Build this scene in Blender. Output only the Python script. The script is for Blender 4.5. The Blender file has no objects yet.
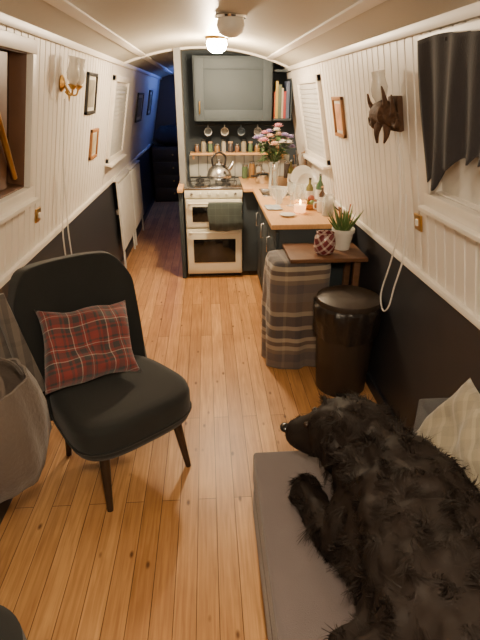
import bpy, bmesh, math, random, bisect
from mathutils import Vector, Matrix, Euler, noise
random.seed(7)
S=bpy.context.scene; COL=S.collection
pi=math.pi
# ------------------------------------------------------------ materials
MC={}
def newmat(name):
    m=bpy.data.materials.new(name); m.use_nodes=True
    nt=m.node_tree; b=nt.nodes["Principled BSDF"]
    return m,nt,b
def N(nt,t,**k):
    n=nt.nodes.new(t)
    for a,v in k.items(): setattr(n,a,v)
    return n
def M(name,col,rough=.6,metal=0,var=.12,nscale=12,bump=.0,bscale=120,sheen=0,trans=0,emit=None,es=0,coat=0,alpha=1,ior=1.45,stretch=(1,1,1),spec=.5):
    if name in MC: return MC[name]
    m,nt,b=newmat(name)
    b.inputs["Roughness"].default_value=rough; b.inputs["Metallic"].default_value=metal
    b.inputs["Sheen Weight"].default_value=sheen; b.inputs["Transmission Weight"].default_value=trans
    b.inputs["Coat Weight"].default_value=coat; b.inputs["IOR"].default_value=ior; b.inputs["Alpha"].default_value=alpha
    b.inputs["Specular IOR Level"].default_value=spec
    tc=N(nt,"ShaderNodeTexCoord"); mp=N(nt,"ShaderNodeMapping"); mp.inputs["Scale"].default_value=stretch
    nt.links.new(tc.outputs["Object"],mp.inputs["Vector"])
    nz=N(nt,"ShaderNodeTexNoise"); nz.inputs["Scale"].default_value=nscale; nz.inputs["Detail"].default_value=4
    nt.links.new(mp.outputs[0],nz.inputs["Vector"])
    mx=N(nt,"ShaderNodeMix",data_type='RGBA')
    mx.inputs[6].default_value=tuple(max(0,x*(1-var)) for x in col)+(1,)
    mx.inputs[7].default_value=tuple(min(1,x*(1+var)) for x in col)+(1,)
    nt.links.new(nz.outputs["Fac"],mx.inputs[0]); nt.links.new(mx.outputs[2],b.inputs["Base Color"])
    if bump:
        n2=N(nt,"ShaderNodeTexNoise"); n2.inputs["Scale"].default_value=bscale; n2.inputs["Detail"].default_value=3
        nt.links.new(mp.outputs[0],n2.inputs["Vector"])
        bp=N(nt,"ShaderNodeBump"); bp.inputs["Strength"].default_value=bump; bp.inputs["Distance"].default_value=.01
        nt.links.new(n2.outputs["Fac"],bp.inputs["Height"]); nt.links.new(bp.outputs[0],b.inputs["Normal"])
    if emit:
        b.inputs["Emission Color"].default_value=(*emit,1); b.inputs["Emission Strength"].default_value=es
    MC[name]=m; return m
def stripes(name,layers,rough=.9,bump=.3,sheen=.3,rot=(0,0,0)):
    m,nt,b=newmat(name); b.inputs["Roughness"].default_value=rough; b.inputs["Sheen Weight"].default_value=sheen
    tc=N(nt,"ShaderNodeTexCoord"); mp=N(nt,"ShaderNodeMapping"); mp.inputs["Rotation"].default_value=rot
    nt.links.new(tc.outputs["Object"],mp.inputs["Vector"])
    sp=N(nt,"ShaderNodeSeparateXYZ"); nt.links.new(mp.outputs[0],sp.inputs[0])
    prev=None
    for ax,sc,stops,f in layers:
        mu=N(nt,"ShaderNodeMath",operation='MULTIPLY'); mu.inputs[1].default_value=sc
        nt.links.new(sp.outputs[ax],mu.inputs[0])
        fr=N(nt,"ShaderNodeMath",operation='FRACT'); nt.links.new(mu.outputs[0],fr.inputs[0])
        cr=N(nt,"ShaderNodeValToRGB"); cr.color_ramp.interpolation='CONSTANT'
        e=cr.color_ramp.elements
        while len(e)>1: e.remove(e[-1])
        e[0].position=stops[0][0]; e[0].color=(*stops[0][1],1)
        for p,c in stops[1:]:
            q=e.new(p); q.color=(*c,1)
        nt.links.new(fr.outputs[0],cr.inputs[0])
        if prev is None: prev=cr.outputs[0]
        else:
            mx=N(nt,"ShaderNodeMix",data_type='RGBA'); mx.inputs[0].default_value=f
            nt.links.new(prev,mx.inputs[6]); nt.links.new(cr.outputs[0],mx.inputs[7]); prev=mx.outputs[2]
    nt.links.new(prev,b.inputs["Base Color"])
    nz=N(nt,"ShaderNodeTexNoise"); nz.inputs["Scale"].default_value=250
    nt.links.new(tc.outputs["Object"],nz.inputs["Vector"])
    bp=N(nt,"ShaderNodeBump"); bp.inputs["Strength"].default_value=bump; bp.inputs["Distance"].default_value=.005
    nt.links.new(nz.outputs["Fac"],bp.inputs["Height"]); nt.links.new(bp.outputs[0],b.inputs["Normal"])
    return m
def floor_mat():
    m,nt,b=newmat("pine_boards")
    tc=N(nt,"ShaderNodeTexCoord"); mp=N(nt,"ShaderNodeMapping"); mp.inputs["Rotation"].default_value=(0,0,pi/2)
    nt.links.new(tc.outputs["Object"],mp.inputs["Vector"])
    br=N(nt,"ShaderNodeTexBrick"); br.offset=.37; br.inputs["Scale"].default_value=1
    br.inputs["Brick Width"].default_value=1.7; br.inputs["Row Height"].default_value=.084
    br.inputs["Mortar Size"].default_value=.0016; br.inputs["Mortar Smooth"].default_value=.1
    br.inputs["Color1"].default_value=(.70,.395,.165,1); br.inputs["Color2"].default_value=(.49,.25,.095,1)
    br.inputs["Mortar"].default_value=(.10,.045,.018,1)
    nt.links.new(mp.outputs[0],br.inputs["Vector"])
    m2=N(nt,"ShaderNodeMapping"); m2.inputs["Scale"].default_value=(34,1.6,1)
    nt.links.new(tc.outputs["Object"],m2.inputs["Vector"])
    nz=N(nt,"ShaderNodeTexNoise"); nz.inputs["Scale"].default_value=2.2; nz.inputs["Detail"].default_value=7; nz.inputs["Distortion"].default_value=.7
    nt.links.new(m2.outputs[0],nz.inputs["Vector"])
    cr=N(nt,"ShaderNodeValToRGB"); cr.color_ramp.elements[0].position=.3; cr.color_ramp.elements[0].color=(.66,.56,.46,1)
    cr.color_ramp.elements[1].position=.68; cr.color_ramp.elements[1].color=(1.08,1.06,1.02,1)
    nt.links.new(nz.outputs["Fac"],cr.inputs[0])
    mx=N(nt,"ShaderNodeMix",data_type='RGBA',blend_type='MULTIPLY'); mx.inputs[0].default_value=.85
    nt.links.new(br.outputs["Color"],mx.inputs[6]); nt.links.new(cr.outputs[0],mx.inputs[7])
    nb=N(nt,"ShaderNodeTexNoise"); nb.inputs["Scale"].default_value=2.6; nb.inputs["Detail"].default_value=5
    nt.links.new(tc.outputs["Object"],nb.inputs["Vector"])
    cb=N(nt,"ShaderNodeValToRGB"); cb.color_ramp.elements[0].position=.35; cb.color_ramp.elements[0].color=(.78,.73,.68,1); cb.color_ramp.elements[1].position=.6; cb.color_ramp.elements[1].color=(1,1,1,1)
    nt.links.new(nb.outputs["Fac"],cb.inputs[0])
    mb=N(nt,"ShaderNodeMix",data_type='RGBA',blend_type='MULTIPLY'); mb.inputs[0].default_value=.8
    nt.links.new(mx.outputs[2],mb.inputs[6]); nt.links.new(cb.outputs[0],mb.inputs[7])
    m3=N(nt,"ShaderNodeMapping"); m3.inputs["Scale"].default_value=(12,5.5,1)
    nt.links.new(tc.outputs["Object"],m3.inputs["Vector"])
    vo=N(nt,"ShaderNodeTexVoronoi"); vo.inputs["Scale"].default_value=1.0
    nt.links.new(m3.outputs[0],vo.inputs["Vector"])
    c2=N(nt,"ShaderNodeValToRGB"); c2.color_ramp.elements[0].position=.045; c2.color_ramp.elements[0].color=(.18,.09,.05,1)
    c2.color_ramp.elements[1].position=.13; c2.color_ramp.elements[1].color=(1,1,1,1)
    nt.links.new(vo.outputs["Distance"],c2.inputs[0])
    mz=N(nt,"ShaderNodeMix",data_type='RGBA',blend_type='MULTIPLY'); mz.inputs[0].default_value=.9
    nt.links.new(mb.outputs[2],mz.inputs[6]); nt.links.new(c2.outputs[0],mz.inputs[7])
    nt.links.new(mz.outputs[2],b.inputs["Base Color"])
    b.inputs["Roughness"].default_value=.40
    bp=N(nt,"ShaderNodeBump"); bp.inputs["Strength"].default_value=.35; bp.inputs["Distance"].default_value=.003
    ad=N(nt,"ShaderNodeMath",operation='MULTIPLY_ADD'); ad.inputs[1].default_value=.35
    iv=N(nt,"ShaderNodeMath",operation='SUBTRACT'); iv.inputs[0].default_value=1
    nt.links.new(br.outputs["Fac"],iv.inputs[1]); nt.links.new(nz.outputs["Fac"],ad.inputs[0]); nt.links.new(iv.outputs[0],ad.inputs[2])
    nt.links.new(ad.outputs[0],bp.inputs["Height"]); nt.links.new(bp.outputs[0],b.inputs["Normal"])
    return m
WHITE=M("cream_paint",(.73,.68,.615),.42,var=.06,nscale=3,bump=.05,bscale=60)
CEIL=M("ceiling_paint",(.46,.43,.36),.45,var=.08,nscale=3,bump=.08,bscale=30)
TRIMW=M("trim_paint",(.74,.69,.62),.4,var=.04)
NAVY=M("dark_blue_paint",(.023,.024,.030),.42,var=.15,nscale=4)
NAVY2=M("kitchen_blue_paint",(.048,.060,.068),.6,var=.12,nscale=5,spec=.3)
NAVY3=M("kitchen_blue_inset",(.038,.048,.056),.65,spec=.25)
WORK=M("beech_worktop",(.64,.36,.155),.35,var=.22,nscale=6,stretch=(14,1.5,4))
DWOOD=M("dark_wood",(.14,.065,.032),.4,var=.35,nscale=5,stretch=(3,14,14))
MWOOD=M("mid_wood",(.33,.15,.05),.45,var=.3,nscale=5,stretch=(10,10,2))
CWOOD=M("carved_wood",(.085,.045,.026),.75,var=.5,nscale=25,bump=.4,bscale=60,spec=.25)
LWOOD=M("light_wood",(.55,.33,.16),.5,var=.2,nscale=5,stretch=(10,10,2))
CREAM=M("cream_enamel",(.80,.76,.62),.22,var=.02,coat=.4)
BLKG=M("black_glass",(.012,.012,.012),.08,var=.0,coat=.5)
IRON=M("cast_iron",(.02,.02,.02),.55,bump=.1)
STEEL=M("steel",(.62,.62,.62),.22,metal=1,var=.06)
CHROME=M("chrome",(.8,.8,.8),.08,metal=1,var=.02)
BRASS=M("brass",(.55,.34,.10),.28,metal=1,var=.15)
def glassmat(name,col=(1,1,1),alpha=.22,rough=.05):
    return M(name,col,rough,var=.0,alpha=alpha,coat=.6)
GLASS=glassmat("clear_glass",(.85,.9,.88),.30)
BLKP=M("black_plastic",(.015,.012,.011),.5,var=.1)
BINP=M("dark_bronze_plastic",(.034,.023,.017),.5,var=.15)
BAG=M("bin_liner",(.022,.017,.015),.35,var=.1,bump=.9,bscale=18)
VELV=M("charcoal_velvet",(.011,.012,.012),.85,sheen=.15,var=.25,bump=.12,bscale=300)
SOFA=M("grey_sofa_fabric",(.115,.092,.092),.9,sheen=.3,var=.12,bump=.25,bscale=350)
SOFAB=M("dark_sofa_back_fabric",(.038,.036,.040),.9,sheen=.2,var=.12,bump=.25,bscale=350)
FUR=M("black_fur",(.0130,.0085,.0068),.6,var=.6,nscale=7,spec=.25)
# ------------------------------------------------------------ geometry helpers
def G(name,loc=(0,0,0),rz=0,mat=None):
    e=bpy.data.objects.new(name,None); COL.objects.link(e); e.empty_display_size=.05
    if mat is not None: e.matrix_world=mat
    else: e.location=loc; e.rotation_euler=(0,0,rz)
    return e
def fin(name,bm,mat,g=None,smooth=False,loc=(0,0,0),rot=(0,0,0)):
    me=bpy.data.meshes.new(name); bmesh.ops.recalc_face_normals(bm,faces=bm.faces[:]); bm.to_mesh(me); bm.free()
    me.materials.append(mat)
    if smooth:
        for p in me.polygons: p.use_smooth=True
    o=bpy.data.objects.new(name,me); COL.objects.link(o)
    o.location=loc; o.rotation_euler=rot
    if g: o.parent=g
    return o
def autos(o,ang=40):
    for p in o.data.polygons: p.use_smooth=True
    try: o.data.set_sharp_from_angle(angle=math.radians(ang))
    except Exception: pass
    return o
def bbox(bm,c,s,bev=0,rot=(0,0,0),seg=2):
    r=bmesh.ops.create_cube(bm,size=1); vs=r['verts']
    for v in vs: v.co=Vector((v.co.x*s[0],v.co.y*s[1],v.co.z*s[2]))
    if bev:
        es=list({e for v in vs for e in v.link_edges})
        rr=bmesh.ops.bevel(bm,geom=es,offset=bev,segments=seg,affect='EDGES',profile=.6)
        vs=list({v for f in rr['faces'] for v in f.verts}|{v for v in vs if v.is_valid})
    mt=Matrix.Translation(c)@Euler(rot).to_matrix().to_4x4()
    for v in vs: v.co=mt@v.co
def box(name,c,s,mat,g=None,bev=.003,rot=(0,0,0),seg=2):
    bm=bmesh.new(); bbox(bm,Vector((0,0,0)),s,min(bev,min(s)*.45),seg=seg)
    mt=Euler(rot).to_matrix()
    for v in bm.verts: v.co=mt@v.co+Vector(c)
    return autos(fin(name,bm,mat,g),35)
def boxes(name,lst,mat,g=None,bev=.002):
    bm=bmesh.new()
    for it in lst:
        c,s=it[0],it[1]; r=it[2] if len(it)>2 else (0,0,0)
        b2=bmesh.new(); bbox(b2,Vector((0,0,0)),s,min(bev,min(s)*.45))
        mt=Euler(r).to_matrix()
        for v in b2.verts: v.co=mt@v.co+Vector(c)
        t=bpy.data.meshes.new("t"); b2.to_mesh(t); b2.free(); bm.from_mesh(t); bpy.data.meshes.remove(t)
    return autos(fin(name,bm,mat,g),35)
def ringsweep(bm,rings,cap=True,closed=False):
    R=[[bm.verts.new(p) for p in r] for r in rings]; n=len(R[0])
    for i in range(len(R)-1+(1 if closed else 0)):
        a=R[i]; b=R[(i+1)%len(R)]
        for j in range(n): bm.faces.new((a[j],a[(j+1)%n],b[(j+1)%n],b[j]))
    if cap and not closed:
        bm.faces.new(R[0]); bm.faces.new(R[-1])
def tube_bm(bm,pts,rad,seg=10,closed=False,flat=1):
    pts=[Vector(p) for p in pts]; n=len(pts)
    rs=rad if isinstance(rad,(list,tuple)) else [rad]*n
    if len(rs)<n: rs=list(rs)+[rs[-1]]*(n-len(rs))
    up=None; rings=[]
    for i,p in enumerate(pts):
        a=pts[i-1] if (i>0 or closed) else p; b=pts[(i+1)%n] if (i<n-1 or closed) else p
        t=(b-a).normalized()
        if up is None:
            up=Vector((0,0,1)) if abs(t.z)<.9 else Vector((1,0,0))
        up=(up-t*up.dot(t)).normalized(); sd=t.cross(up)
        rings.append([p+(sd*math.cos(q)+up*math.sin(q)*flat)*rs[i] for q in [2*pi*k/seg for k in range(seg)]])
    ringsweep(bm,rings,closed=closed)
def tube(name,pts,rad,mat,g=None,seg=10,closed=False,flat=1):
    bm=bmesh.new(); tube_bm(bm,pts,rad,seg,closed,flat); return autos(fin(name,bm,mat,g),50)
def lathe(name,prof,mat,g=None,loc=(0,0,0),seg=32,rot=(0,0,0),sx=1,sy=1,wob=None):
    bm=bmesh.new(); rings=[]
    for r,z in prof:
        ring=[]
        for k in range(seg):
            q=2*pi*k/seg; rr=r*(1+(wob(q,z) if wob else 0))
            ring.append(Vector((rr*math.cos(q)*sx,rr*math.sin(q)*sy,z)))
        rings.append(ring)
    ringsweep(bm,rings)
    mt=Euler(rot).to_matrix()
    for v in bm.verts: v.co=mt@v.co+Vector(loc)
    return autos(fin(name,bm,mat,g),45)
def smoothpts(P,n=6):
    P=[Vector(p) for p in P]; out=[]
    for i in range(len(P)-1):
        p0=P[max(i-1,0)];p1=P[i];p2=P[i+1];p3=P[min(i+2,len(P)-1)]
        for k in range(n):
            t=k/n
            out.append(.5*((2*p1)+(-p0+p2)*t+(2*p0-5*p1+4*p2-p3)*t*t+(-p0+3*p1-3*p2+p3)*t**3))
    out.append(P[-1]); return out
def pillow(name,w,h,t,mat,g=None,loc=(0,0,0),rot=(0,0,0),n=22,seedv=0,wr=.012,slump=0):
    bm=bmesh.new(); V={}
    for s in (1,-1):
        for i in range(n+1):
            for j in range(n+1):
                u=2*i/n-1; v=2*j/n-1
                e=max(0,(1-u**4)*(1-v**4)); z=s*t/2*e**.55
                pin=1-.09*(1-abs(u)**2)*abs(v)**6; pin2=1-.09*(1-abs(v)**2)*abs(u)**6
                x=w/2*u*pin2; y=h/2*v*pin
                z+=wr*noise.noise(Vector((u*2.3+seedv,v*2.3,s*1.3)))*e*2
                z+=slump*(u*u*.6-v*.4*u); x+=slump*.4*math.sin(v*2); y+=slump*.5*noise.noise(Vector((u*1.5,v*1.5,seedv)))
                edge=(abs(u)>=.999 or abs(v)>=.999)
                key=(i,j,0 if edge else s)
                if key not in V: V[key]=bm.verts.new((x,y,z))
        for i in range(n):
            for j in range(n):
                q=[]
                for a,b in ((i,j),(i+1,j),(i+1,j+1),(i,j+1)):
                    q.append(V.get((a,b,0)) or V[(a,b,s)])
                bm.faces.new(q)
    o=fin(name,bm,mat,g,smooth=True); o.location=loc; o.rotation_euler=rot
    return o
def mods(o,*ms):
    for t,k in ms:
        m=o.modifiers.new(t,t)
        for a,v in k.items(): setattr(m,a,v)
    return o
def applymods(o):
    dg=bpy.context.evaluated_depsgraph_get(); dg.update()
    me=bpy.data.meshes.new_from_object(o.evaluated_get(dg)); o.modifiers.clear(); o.data=me; return o
def ball(name,c,r,mat,g=None,sc=(1,1,1),rot=(0,0,0),sub=3):
    bm=bmesh.new(); bmesh.ops.create_icosphere(bm,subdivisions=sub,radius=r)
    mt=Euler(rot).to_matrix()
    for v in bm.verts: v.co=mt@Vector((v.co.x*sc[0],v.co.y*sc[1],v.co.z*sc[2]))+Vector(c)
    return fin(name,bm,mat,g,smooth=True)
# ------------------------------------------------------------ room shell
Y0,Y1=-2.2,9.3
XL,XR=-.97,1.02; ZG=.94
TL=(-.755,1.98); TR=(.815,1.95)
WALLP={'L':(Vector((XL,0,ZG)),Vector((TL[0],0,TL[1]))),'R':(Vector((XR,0,ZG)),Vector((TR[0],0,TR[1])))}
def frame(side):
    a,b=WALLP[side]; s=(b-a).normalized(); y=Vector((0,1,0))
    n=s.cross(y) if side=='R' else y.cross(s); x=n.cross(s)
    return a,s,n,x
def WG(name,side,y,z,off=0):
    a,s,n,x=frame(side); t=(z-a.z)/s.z
    p=a+s*t+Vector((0,y,0))+n*off
    m=Matrix(((x.x,n.x,s.x,p.x),(x.y,n.y,s.y,p.y),(x.z,n.z,s.z,p.z),(0,0,0,1)))
    return G(name,mat=m)
def tgwall(name,side,y0,y1,opens,mat,w=.085,gw=.007,gd=.014):
    a,s,n,_=frame(side); bm=bmesh.new(); zt=WALLP[side][1].z
    zs=sorted({a.z,zt}|{z for o in opens for z in o[2:4]})
    def P(y,z,d): return a+s*((z-a.z)/s.z)+Vector((0,y,0))-n*d
    nb=round((y1-y0)/w)
    for i in range(nb):
        ya=y0+i*w; yb=ya+w
        for c0,c1,d0,d1 in ((ya,ya+gw,gd,0),(ya+gw,yb-gw,0,0),(yb-gw,yb,0,gd)):
            for z0,z1 in zip(zs,zs[1:]):
                if any(o[0]<(ya+yb)/2<o[1] and o[2]<(z0+z1)/2<o[3] for o in opens): continue
                bm.faces.new([bm.verts.new(P(c0,z0,d0)),bm.verts.new(P(c1,z0,d1)),bm.verts.new(P(c1,z1,d1)),bm.verts.new(P(c0,z1,d0))])
    return fin(name,bm,mat)
fl=box("floor",(.02,(Y0+Y1)/2,-.03),(2.3,Y1-Y0+.3,.06),floor_mat(),bev=0)
openL=(1.46,2.48,1.31,1.89); openR=(1.03,1.97,1.35,1.87)
tgwall("wall_left",'L',Y0,4.6,[openL],WHITE)
tgwall("wall_right",'R',Y0,5.45,[openR],WHITE)
bm=bmesh.new()
a,b=WALLP['L']
q=[bm.verts.new(p) for p in ((a.x,4.6,a.z),(a.x,Y1,a.z),(b.x,Y1,b.z),(b.x,4.6,b.z))]; bm.faces.new(q); fin("wall_left_corridor",bm,WHITE)
box("wall_left_lower",(XL-.02,(Y0+Y1)/2,ZG/2),(.04,Y1-Y0,ZG),NAVY,bev=0)
box("wall_right_lower",(XR+.02,(Y0+Y1)/2,ZG/2),(.04,Y1-Y0,ZG),NAVY,bev=0)
box("trim_1",(XL+.005,(Y0+Y1)/2,ZG),(.035,Y1-Y0,.032),TRIMW,bev=.006)
box("trim_2",(XR-.005,(Y0+Y1)/2,ZG),(.035,Y1-Y0,.032),TRIMW,bev=.006)
box("baseboard_left",(XL+.008,(Y0+Y1)/2,.04),(.016,Y1-Y0,.08),NAVY,bev=.003)
box("baseboard_right",(XR-.008,(Y0+Y1)/2,.04),(.016,Y1-Y0,.08),NAVY,bev=.003)
box("wall_back",(.02,Y0-.03,1.05),(2.2,.06,2.3),WHITE,bev=0)
box("wall_end",(.02,Y1+.03,1.05),(2.2,.06,2.3),NAVY,bev=0)
def ceilz(x):
    t=(x-TL[0])/(TR[0]-TL[0]); return TL[1]+(TR[1]-TL[1])*t+.155*(1-(2*t-1)**2)
bm=bmesh.new(); K=24; rows=[]
for y in (Y0,Y1):
    rows.append([bm.verts.new((TL[0]+(TR[0]-TL[0])*k/K,y,ceilz(TL[0]+(TR[0]-TL[0])*k/K))) for k in range(K+1)])
for k in range(K): bm.faces.new((rows[0][k],rows[0][k+1],rows[1][k+1],rows[1][k]))
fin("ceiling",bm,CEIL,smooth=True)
box("trim_3",(TL[0]+.012,(Y0+Y1)/2,TL[1]),(.03,Y1-Y0,.045),TRIMW,bev=.008,rot=(0,.2,0))
box("trim_4",(TR[0]-.012,(Y0+Y1)/2,TR[1]),(.03,Y1-Y0,.045),TRIMW,bev=.008,rot=(0,-.2,0))
for i,x in enumerate((-.55,.60)):
    box("trim_%d"%(5+i),(x,(Y0+Y1)/2,ceilz(x)-.004),(.055,Y1-Y0,.014),TRIMW,bev=.004,rot=(0,-.25 if x<0 else .25,0))
KY=5.40
def cutwall(name,x0,x1,y0,y1,mat):
    bm=bmesh.new(); K=10; fr=[];bk=[]
    for k in range(K+1):
        x=x0+(x1-x0)*k/K; z=ceilz(max(TL[0],min(TR[0],x)))
        fr.append((bm.verts.new((x,y0,0)),bm.verts.new((x,y0,z)))); bk.append((bm.verts.new((x,y1,0)),bm.verts.new((x,y1,z))))
    for k in range(K):
        bm.faces.new((fr[k][0],fr[k+1][0],fr[k+1][1],fr[k][1])); bm.faces.new((bk[k][0],bk[k+1][0],bk[k+1][1],bk[k][1]))
        bm.faces.new((fr[k][1],fr[k+1][1],bk[k+1][1],bk[k][1]))
    for k in (0,K): bm.faces.new((fr[k][0],fr[k][1],bk[k][1],bk[k][0]))
    return fin(name,bm,mat)
cutwall("wall_kitchen",-.24,1.05,KY,KY+.05,NAVY3)
cutwall("wall_partition",-.24,-.19,KY+.05,Y1,WHITE)
cutwall("trim_7",-.275,-.215,4.98,KY+.06,M("post_paint",(.20,.20,.19),.5))
bm=bmesh.new(); pts=[(TL[0]+.02+(TR[0]-TL[0]-.04)*k/20) for k in range(21)]
tube_bm(bm,[(x,5.02,ceilz(x)-.006) for x in pts],.012,8); autos(fin("trim_8",bm,TRIMW))
# ------------------------------------------------------------ windows
def window(name,side,y0,y1,z0,z1,panemat,fw=.055,blind=None):
    g=WG(name,side,(y0+y1)/2,z0); a,s,n,x=frame(side); h=(z1-z0)/s.z; w=y1-y0
    boxes("frame",[((0,.008,-fw/2),(w+2*fw,.03,fw)),((0,.008,h+fw/2),(w+2*fw,.03,fw)),((-w/2-fw/2,.008,h/2),(fw,.03,h)),((w/2+fw/2,.008,h/2),(fw,.03,h)),
      ((0,.022,-fw-.01),(w+2*fw+.02,.05,.02))],TRIMW,g,.004)
    boxes("reveal",[((0,-.045,.004),(w,.08,.008)),((0,-.045,h-.004),(w,.08,.008)),((-w/2+.004,-.045,h/2),(.008,.08,h)),((w/2-.004,-.045,h/2),(.008,.08,h))],panemat,g,.001)
    box("glass",(0,-.08,h/2),(w,.006,h),BLKG,g,.001)
    if blind: 
        box("roller_blind",(0,-.03,h/2),(w-.02,.004,h-.01),blind,g,.001); tube("blind_roller",[(-w/2+.01,-.03,h-.02),(w/2-.01,-.03,h-.02)],.014,blind,g)
    else: box("mullion",(0,-.07,h/2),(.025,.015,h),TRIMW,g,.003)
    return g,w,h
BWOOD=M("window_brown_wood",(.13,.06,.03),.45,var=.3,nscale=8)
g,w,h=window("window_1",'L',*openL,BWOOD)
boxes("shutter",[((-.18,-.04,h*.5),(.34,.018,h*.94)),((.24,-.03,h*.5),(.4,.018,h*.94))],BWOOD,g)
tube("shutter_bar",[(-.40,-.015,.06),(-.05,-.012,h-.06)],.014,BRASS,g)
g,w,h=window("window_2",'R',*openR,TRIMW,blind=M("blind_white",(.66,.63,.58),.7))
cg=WG("window_curtain",'R',1.5,1.36); CURT=M("grey_curtain",(.030,.027,.029),.9,sheen=.12,bump=.2,bscale=200,spec=.2)
bm=bmesh.new(); NX,NZ=90,26; gr=[]
for i in range(NX+1):
    u=i/NX; row=[]
    for j in range(NZ+1):
        v=j/NZ; U_=1-u; top=.555+.010*math.sin(u*9)
        bot=.05+.16*(1-math.exp(-U_*4.0))-.06*math.exp(-((U_-.13)/.06)**2)+.012*math.sin(U_*45)
        fold=(.011*math.sin(u*44+v*2)+.010*math.sin(u*17+v*3))*(1.15-v*.7)
        xx=-.50+.965*u+.03*(1-v)*math.sin(u*5); yy=.042+fold+.012*(1-v)
        row.append(bm.verts.new((xx,yy,bot+(top-bot)*v)))
    gr.append(row)
for i in range(NX):
    for j in range(NZ): bm.faces.new((gr[i][j],gr[i+1][j],gr[i+1][j+1],gr[i][j+1]))
mods(fin("cloth",bm,CURT,cg,smooth=True),("SOLIDIFY",{"thickness":.006}))
boxes("curtain_pins",[((-.46+k*.145,.035,.545),(.008,.012,.012)) for k in range(7)],CURT,cg)
def hatch(name,side,y0,y1,z0,z1):
    g=WG(name,side,(y0+y1)/2,z0); s=frame(side)[1]; w=y1-y0; h=(z1-z0)/s.z; f=.05
    boxes("frame",[((0,.012,f/2),(w,.035,f)),((0,.012,h-f/2),(w,.035,f)),((-w/2+f/2,.012,h/2),(f,.035,h)),((w/2-f/2,.012,h/2),(f,.035,h))],TRIMW,g,.005)
    boxes("blind_slats",[((0,.012,f+.02+k*.036),(w-2*f,.006,.033),(.25,0,0)) for k in range(int((h-2*f)/.036))],M("blind_fabric",(.42,.41,.39),.7),g,.001)
    box("sill",(0,.035,-.005),(w+.06,.07,.022),TRIMW,g,.004)
    return g
hatch("window_3",'L',4.65,5.5,1.15,1.88)
hatch("window_4",'R',3.85,4.72,1.22,1.86)
# ------------------------------------------------------------ pictures
def picture(name,side,y,z,w,h,fm,pm):
    g=WG(name,side,y,z); f=.022
    boxes("frame",[((0,.01,-h/2+f/2),(w,.02,f)),((0,.01,h/2-f/2),(w,.02,f)),((-w/2+f/2,.01,0),(f,.02,h)),((w/2-f/2,.01,0),(f,.02,h))],fm,g,.003)
    box("mount",(0,.005,0),(w-f,.006,h-f),M("picture_mount",(.55,.51,.43),.7),g,.001)
    box("print",(0,.009,0),(w*.62,.004,h*.66),pm,g,.001); return g
P1=M("landscape_print",(.20,.18,.14),.6,var=.8,nscale=14); P2=M("sunset_print",(.55,.26,.12),.6,var=.8,nscale=12); P3=M("portrait_print",(.35,.30,.2),.6,var=.8,nscale=16)
BF=M("black_frame",(.03,.028,.025),.4)
picture("picture_frame",'L',3.80,1.73,.30,.27,BF,P1)
picture("picture_frame",'L',4.02,1.38,.24,.22,MWOOD,P3)
picture("picture_frame",'L',6.7,1.58,.55,.34,BF,P1)
picture("picture_frame",'L',7.9,1.62,.4,.34,BF,P1)
picture("picture_frame",'R',3.40,1.59,.24,.25,MWOOD,P2)
# ------------------------------------------------------------ wall sconces
SHADE=glassmat("frosted_shade_glass",(.85,.82,.75),.45,.25)
def sconce(name,side,y,z):
    g=WG(name,side,y,z)
    lathe("backplate",[(0,-.0),(.04,0),(.045,.008),(.03,.018),(.012,.024),(0,.025)],BRASS,g,rot=(-pi/2,0,0))
    for sx in (-1,1):
        tube("arm_%d"%(1 if sx<0 else 2),smoothpts([(0,.02,0),(sx*.025,.05,-.045),(sx*.055,.075,-.045),(sx*.065,.08,-.01)]),.005,BRASS,g,8)
        lathe("cup_%d"%(1 if sx<0 else 2),[(0,-.018),(.010,-.016),(.022,0),(.026,.006),(.012,.012),(.010,.03),(0,.031)],BRASS,g,loc=(sx*.065,.08,0))
        lathe("glass_shade_%d"%(1 if sx<0 else 2),[(.016,.008),(.03,.03),(.036,.06),(.028,.09),(.024,.12),(.03,.145),(.029,.145),(.022,.12),(.026,.09),(.034,.06),(.028,.03),(.014,.01)],SHADE,g,loc=(sx*.065,.08,0))
        ball("bulb_%d"%(1 if sx<0 else 2),(sx*.065,.08,.055),.014,M("bulb_glass",(.8,.78,.7),.3),g,sc=(1,1,1.6),sub=2)
    tube("finial",[(0,.03,-.035),(0,.05,-.055),(0,.05,-.085)],[.01,.008,.002],BRASS,g,8)
    return g
sconce("wall_sconce",'L',3.03,1.78)
g=WG("wall_sconce",'R',2.33,1.655)
bm=bmesh.new()
tube_bm(bm,smoothpts([(-.15,.06,-.04),(-.08,.07,-.005),(0,.07,.01),(.07,.07,.0),(.14,.065,-.05)]),[.016]*4+[.030]*4+[.044]*6+[.042]*6+[.026]*5,12,flat=1.15)
for P_,r_ in (([(-.11,.07,-.01),(-.155,.08,.03),(-.16,.085,.085)],.016),([(-.05,.07,.01),(-.075,.085,.07),(-.06,.09,.12)],.016),([(.08,.07,.01),(.13,.085,.04),(.145,.09,.09)],.017),
              ([(-.13,.07,-.03),(-.18,.08,-.04),(-.20,.08,-.01)],.014),([(.11,.07,-.03),(.165,.08,-.05),(.19,.08,-.02)],.015),([(-.04,.07,-.03),(-.06,.08,-.08),(-.03,.085,-.12)],.022),([(.05,.07,-.03),(.08,.08,-.08),(.07,.085,-.13)],.024),([(.0,.08,-.02),(.01,.10,-.07),(.02,.10,-.10)],.02)):
    pp=smoothpts(P_,4); tube_bm(bm,pp,[r_*(1-.8*k/(len(pp)-1)) for k in range(len(pp))],8)
autos(fin("antler_carving",bm,CWOOD,g),60)
box("backplate",(0,.012,-.01),(.12,.026,.15),CWOOD,g,.006)
tube("bracket",[(0,.02,0),(0,.06,0)],.012,CWOOD,g)
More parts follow.
